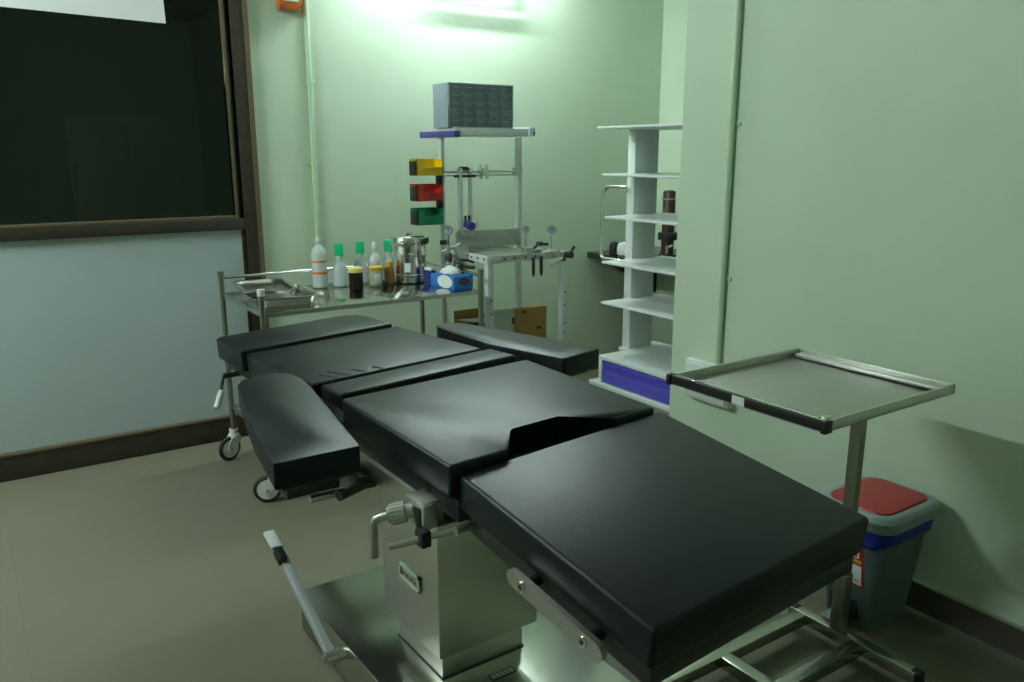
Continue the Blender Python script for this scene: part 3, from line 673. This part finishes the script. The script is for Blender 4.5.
# coloured hanging bins
def hbin(z, m, label):
    b = thing('storage_bin', label, 'storage bin', (1.99, 3.755, z), 'hanging storage bins')
    xa, xb, ya, yb, h, t = 1.925, 2.072, 3.715, 3.797, .080, .003
    o = MB()
    o.bb((xa, ya, z), (xb, yb, z+t)).bb((xa, ya, z), (xa+t, yb, z+h)).bb((xb-t, ya, z), (xb, yb, z+h))
    o.bb((xa, yb-t, z), (xb, yb, z+h+.004))
    o.loft([[(xa, ya, z), (xb, ya, z), (xb, ya, z+h*.52), (xa+.045, ya, z+h*.52), (xa+.030, ya, z+h), (xa, ya, z+h)], [(xa, ya+t, z), (xb, ya+t, z), (xb, ya+t, z+h*.52), (xa+.045, ya+t, z+h*.52), (xa+.030, ya+t, z+h), (xa, ya+t, z+h)]])
    o.bb((xa+.045, ya-.006, z+h*.46), (xb, ya+.001, z+h*.53), .001)
    o.obj('bin_shell', m, b)
    MB().bb((xa-.003, ya+.004, z+.006), (xa, yb-.004, z+h-.008), .001).obj('end_plate', 'black', b)
hbin(1.378, 'yellow', 'yellow hanging bin, top of the three beside the frame')
hbin(1.251, 'red', 'red hanging bin between the yellow and the green one')
hbin(1.130, 'green', 'green hanging bin, bottom of the three above the drum')

# cartons under the frame
t = thing('cardboard_carton', 'flat brown cardboard carton standing between the frame legs', 'carton', (2.435, 3.455, .412))
MB().bb((2.335, 3.435, .412), (2.535, 3.475, .697), .002).obj('carton_body', 'card', t)
MB().bb((2.375, 3.4335, .672), (2.405, 3.435, .684)).obj('printed_mark', 'card_dark', t)
MB().bb((2.47, 3.4335, .575), (2.50, 3.435, .59)).obj('printed_mark', 'card_dark', t)
t = thing('pale_carton', 'pale grey green carton standing left of the brown one', 'carton', (2.25, 3.455, .412))
MB().bb((2.172, 3.435, .412), (2.330, 3.475, .700), .002).obj('carton_body', 'card_side', t)
MB().bb((2.312, 3.4335, .62), (2.326, 3.435, .655)).obj('hand_hole', 'card_dark', t)
t = thing('open_carton', 'low brown carton with loose white paper under the trolley end', 'carton', (2.19, 3.60, .412))
a = MB()
for lo, hi in (((2.115, 3.49, .412), (2.30, 3.70, .418)), ((2.115, 3.49, .418), (2.30, 3.495, .60)), ((2.115, 3.695, .418), (2.30, 3.70, .67)), ((2.115, 3.49, .418), (2.12, 3.70, .63)), ((2.295, 3.49, .418), (2.30, 3.70, .63))): a.bb(lo, hi)
a.obj('carton_body', 'card', t)
MB().box((2.21, 3.60, .625), (.15, .17, .012), rotm(R(12), R(5), R(-6)), .003).obj('loose_paper', 'paper', t)

# ------------------------------------------------------------------ white shelf rack in the alcove
SR = thing('shelf_rack', 'white open shelf rack with a blue drawer beside the wall corner', 'shelf rack', (2.8, 2.75, 0))
X0 = 2.645
def shelf(z, y1, d=.42, x=X0):
    MB().bb((x, 2.15, z-.012), (x+d, y1, z), .004).obj('shelf', 'whitemetal', SR)
shelf(1.617, 3.185); shelf(1.392, 3.140); shelf(1.186, 3.112); shelf(.960, 3.126); shelf(.755, 3.126)
MB().bb((2.840, 3.115, .45), (3.000, 3.170, 1.606), .004).obj('panel', 'whitemetal', SR)
MB().bb((2.840, 2.20, .45), (3.000, 2.255, 1.606), .004).obj('panel', 'whitemetal', SR)
MB().bb((2.622, 2.12, .462), (3.09, 3.105, .482), .003).bb((2.83, 3.10, .462), (3.09, 3.185, .482), .003).bb((2.622, 3.075, .345), (3.09, 3.10, .462), .003).bb((2.622, 2.12, .345), (3.09, 2.145, .462), .003).bb((3.07, 2.14, .345), (3.09, 3.10, .462)).obj('cabinet', 'whitemetal', SR)
dr = MB().bb((2.628, 2.15, .348), (2.98, 3.07, .458), .003).obj('drawer', 'bluewhite', SR)
MB().bb((2.616, 2.16, .435), (2.63, 3.06, .443), .002).bb((2.619, 2.15, .35), (2.63, 3.07, .418), .004).bb((2.619, 2.15, .445), (2.63, 3.07, .458), .002).obj('drawer_front', 'bluewhite', dr)
MB().bb((2.60, 2.08, .322), (3.03, 3.15, .345), .004).obj('plinth', 'whitemetal', SR)
for x in (2.66, 2.97):
    for y in (2.15, 3.07):
        l = MB().cyl((x, y, .06), (x, y, .322), .018).obj('leg', 'whitemetal', SR)
        MB().torus((x, y, .036), .025, .011, 'X').cyl((x-.012, y, .036), (x+.012, y, .036), .025).obj('caster_wheel', 'rubber', l)
        MB().box((x, y, .058), (.035, .04, .02), None, .004).obj('caster_fork', 'steel_rough', l)
hx = 2.828
hp = [(hx+.012, 3.150, 1.300), (hx, 3.150, 1.300), (hx, 3.150, 1.312), (hx, 3.158, 1.320), (hx, 3.27, 1.320)]
for i in range(1, 7): a = R(90-15*i); hp.append((hx, 3.285+.060*math.cos(a), 1.260+.060*math.sin(a)))
hp += [(hx, 3.345, .965), (hx, 3.335, .945), (hx, 3.32, .940), (hx, 3.16, .940), (hx+.02, 3.15, .940)]
MB().tube(hp, .0095, 12).obj('push_handle', 'chrome', SR)

# counter with sink things behind the rack
KC = thing('stone_counter', 'black granite counter along the alcove wall behind the shelf rack', 'counter', (3.8, 3.2, 0))
MB().bb((3.49, 1.32, .80), (XA-.001, YB-.001, .835), .003).obj('worktop', 'granite', KC)
for y in (1.5, 1.9, 4.25): MB().prism([(3.62, .78), (XA-.001, .50), (XA-.001, .80), (3.62, .80)], y-.015, y+.015, Matrix(((1, 0, 0, 0), (0, 0, 1, 0), (0, 1, 0, 0), (0, 0, 0, 1)))).obj('wall_bracket', 'gunmetal', KC)
CN = thing('dark_canister', 'tall dark brown canister with chrome bands on the black counter', 'canister', (3.67, 3.70, .835))
cx, cy = 3.67, 3.70
def alo(px_, d): return None
MB().lathe((cx, cy, .835), [(.052, 0), (.054, .004), (.054, .03), (.040, .035), (.040, .41), (.034, .425), (.015, .43)]).obj('canister_body', 'brownbottle', CN)
for z in (.12, .37): MB().lathe((cx, cy, .835), [(.041, z), (.050, z+.002), (.050, z+.010), (.041, z+.012)]).obj('chrome_band', 'chrome', CN)
MB().cyl((cx-.02, cy-.05, .835+.09), (cx-.10, cy-.10, .835+.09), .012).cyl((cx-.10, cy-.10, .835+.095), (cx-.10, cy-.10, .835+.05), .009).obj('tap_spout', 'chrome', CN)
MB().lathe((cx, cy, .835), [(.050, .12), (.062, .124), (.062, .165), (.050, .17)]).obj('base_ring', 'black', CN)
WB = thing('soap_dispenser', 'white round dispenser with a black top on the granite counter', 'dispenser', (3.57, 4.02, .835))
MB().lathe((3.575, 3.99, .835), [(.040, 0), (.05, .006), (.052, .05), (.044, .075), (.02, .085)]).obj('body', 'white', WB)
MB().lathe((3.545, 4.06, .835), [(.030, 0), (.034, .004), (.034, .05), (.028, .075), (.012, .085)]).obj('black_knob', 'black', WB)

# ------------------------------------------------------------------ mayo stand
MS = thing('mayo_stand', 'steel instrument stand with a rectangular overhanging tray by the right wall', 'instrument stand', (2.07, 1.31, 0))
zt = .912; xa, xb, ya, yb = 1.535, 2.085, 1.037, 1.520
m = MB().bb((xa, ya, zt-.026), (xb, yb, zt-.022), .001)
m.obj('tray_bottom', 'tray_sheet', MS)
MB().bb((xa, ya, zt-.026), (xa+.010, yb, zt), .0015).obj('tray_edge', 'black', MS)['label'] = 'black front edge of the tray'
MB().bb((xa+.010, ya, zt-.002), (xa+.018, yb, zt+.001), .0008).obj('edge_lip', 'chrome', MS)
MB().bb((xa-.0008, 1.262, zt-.024), (xa+.0002, 1.30, zt-.002)).obj('edge_sticker', 'paper', MS)
MB().bb((xa+.0, ya, zt-.026), (xb, ya+.008, zt), .0015).obj('tray_edge', 'steel_rough', MS)
MB().bb((xb-.008, ya, zt-.026), (xb, yb, zt), .0015).obj('tray_edge', 'steel_rough', MS)
MB().bb((xa, yb-.008, zt-.026), (xb, yb, zt), .0015).obj('tray_edge', 'steel_rough', MS)
MB().bb((xb-.045, ya+.02, zt-.019), (xb-.010, yb-.02, zt-.008), .003).obj('inner_rail', 'steel_rough', MS)
MB().bb((xa+.018, ya+.010, zt-.022), (xa+.05, ya+.03, zt+.004), .003).obj('corner_tab', 'chrome', MS)
MB().box((xa+.004, yb-.002, zt-.013), (.022, .014, .03), None, .003).obj('corner_cap', 'black', MS)
MB().box((xa+.010, ya-.0, zt-.013), (.028, .014, .03), None, .003).obj('corner_cap', 'black', MS)
MB().box((2.068, 1.285, .50), (.030, .036, .78), None, .004).obj('pole', 'stand_steel', MS)
MB().box((2.068, 1.285, .17), (.036, .042, .19), None, .004).obj('pole_sleeve', 'stand_steel', MS)
MB().box((1.90, 1.285, zt-.035), (.34, .022, .014), None, .003).obj('tray_bearer', 'steel_rough', MS)
zb = .076
bz = lambda lo, hi: MB().bb((lo[0], lo[1], zb-.036), (hi[0], hi[1], zb), .002).obj('base_bar', 'bar_steel', MS)
bz((2.05, 1.03), (2.09, 1.45)); bz((1.30, 1.385), (2.05, 1.425)); bz((1.30, 1.19), (2.05, 1.23)); bz((1.66, 1.23), (1.70, 1.385)); bz((1.25, 1.02), (1.30, 1.45))
for x, y in ((2.07, 1.032), (2.07, 1.44), (1.275, 1.03), (1.275, 1.44)):
    c = MB().box((x, y, .052), (.034, .03, .05), None, .004).obj('caster_fork', 'black', MS)
    MB().torus((x, y, .026), .017, .008, 'X').cyl((x-.009, y, .026), (x+.009, y, .026), .017).obj('caster_wheel', 'rubber', c)

# ------------------------------------------------------------------ pedal bin
WBN = thing('pedal_bin', 'grey pedal bin with a red lid and blue liner by the right wall', 'waste bin', (2.34, 1.37, 0))
bx = lambda z, x0, y0, x1, y1, r: [(x-.010, y, z) for x, y in rrect(x0, y0, x1, y1, r, 6)]
MB().loft([bx(0, 2.245, 1.285, 2.462, 1.450, .03), bx(.02, 2.24, 1.28, 2.465, 1.455, .035), bx(.36, 2.19, 1.235, 2.474, 1.462, .05), bx(.372, 2.188, 1.233, 2.474, 1.463, .05)]).obj('bin_body', 'binbody', WBN)
wav = lambda P, k: [(x, y, z+k*math.sin(5.1*i)*math.cos(1.7*i)) for i, (x, y, z) in enumerate(P)]
MB().loft([wav(bx(.318, 2.190, 1.236, 2.476, 1.464, .05), .012), wav(bx(.330, 2.180, 1.226, 2.479, 1.470, .052), .010), bx(.372, 2.172, 1.220, 2.480, 1.472, .056), bx(.385, 2.172, 1.220, 2.480, 1.472, .056)], (True, True)).obj('bag_liner', 'liner', WBN)
MB().loft([bx(.378, 2.166, 1.213, 2.482, 1.476, .06), bx(.384, 2.160, 1.207, 2.484, 1.480, .062), bx(.412, 2.160, 1.207, 2.484, 1.480, .062), bx(.424, 2.170, 1.217, 2.478, 1.472, .06), bx(.427, 2.185, 1.232, 2.466, 1.460, .05)]).obj('bin_rim', 'binrim', WBN)
lid = MB().loft([bx(.424, 2.192, 1.240, 2.458, 1.452, .045), bx(.432, 2.196, 1.243, 2.455, 1.449, .045), bx(.434, 2.206, 1.253, 2.446, 1.440, .04)]).obj('bin_lid', 'binred', WBN)
sk = V((0, 0, 0))
def onface(z): return 2.23-(.05)*(z-.02)/.34
def fplate(y0, y1, z0, z1, off, nm, mm, par):
    return MB().loft([[(onface(z0)-off, y0, z0), (onface(z0)-off, y1, z0), (onface(z1)-off, y1, z1), (onface(z1)-off, y0, z1)], [(onface(z0)-off-.0006, y0, z0), (onface(z0)-off-.0006, y1, z0), (onface(z1)-off-.0006, y1, z1), (onface(z1)-off-.0006, y0, z1)]]).obj(nm, mm, par)
st = fplate(1.300, 1.405, .155, .315, .0005, 'warning_sticker', 'sticker_red', WBN)
fplate(1.308, 1.392, .162, .232, .0012, 'white_field', 'paper', st)
fplate(1.308, 1.350, .240, .252, .0012, 'yellow_bar', 'sticker_yellow', st)
fplate(1.305, 1.350, .305, .318, .0012, 'white_field', 'paper', st)
fplate(1.316, 1.342, .258, .280, .0012, 'white_mark', 'paper', st)
fplate(1.322, 1.336, .262, .276, .0019, 'dark_mark', 'sticker_red', st)
fplate(1.318, 1.333, .172, .180, .0019, 'printed_line', 'greymetal', st)
y = 1.328; z = .296
MB().loft([[(onface(z-.012)-.0012, y-.014, z-.012), (onface(z-.012)-.0012, y+.014, z-.012), (onface(z+.012)-.0012, y, z+.012)], [(onface(z-.012)-.0018, y-.014, z-.012), (onface(z-.012)-.0018, y+.014, z-.012), (onface(z+.012)-.0018, y, z+.012)]]).obj('warning_triangle', 'black', st)
MB().bb((2.218, 1.32, .03), (2.233, 1.42, .10), .004).obj('pedal_recess', 'black', WBN)
MB().bb((2.12, 1.345, .030), (2.23, 1.405, .042), .004).obj('pedal', 'binrim', WBN)

# ------------------------------------------------------------------ camera, world, view
cam = bpy.data.cameras.new('camera'); co = bpy.data.objects.new('camera', cam); COL.objects.link(co)
cam.sensor_fit = 'HORIZONTAL'; cam.sensor_width = 36; cam.lens = 812/1024*36; cam.clip_start = .02
co.location = (0, 0, 1.5); co.rotation_euler = (R(90-13.17), 0, R(-33.94))
S.camera = co
w = bpy.data.worlds.new('world'); S.world = w; w.use_nodes = True
w.node_tree.nodes['Background'].inputs['Color'].default_value = (.03, .035, .03, 1); w.node_tree.nodes['Background'].inputs['Strength'].default_value = .3
S.view_settings.view_transform = 'Standard'; S.view_settings.look = 'None'; S.view_settings.gamma = 1; S.view_settings.use_curve_mapping = False
S.view_settings.exposure = 0.0
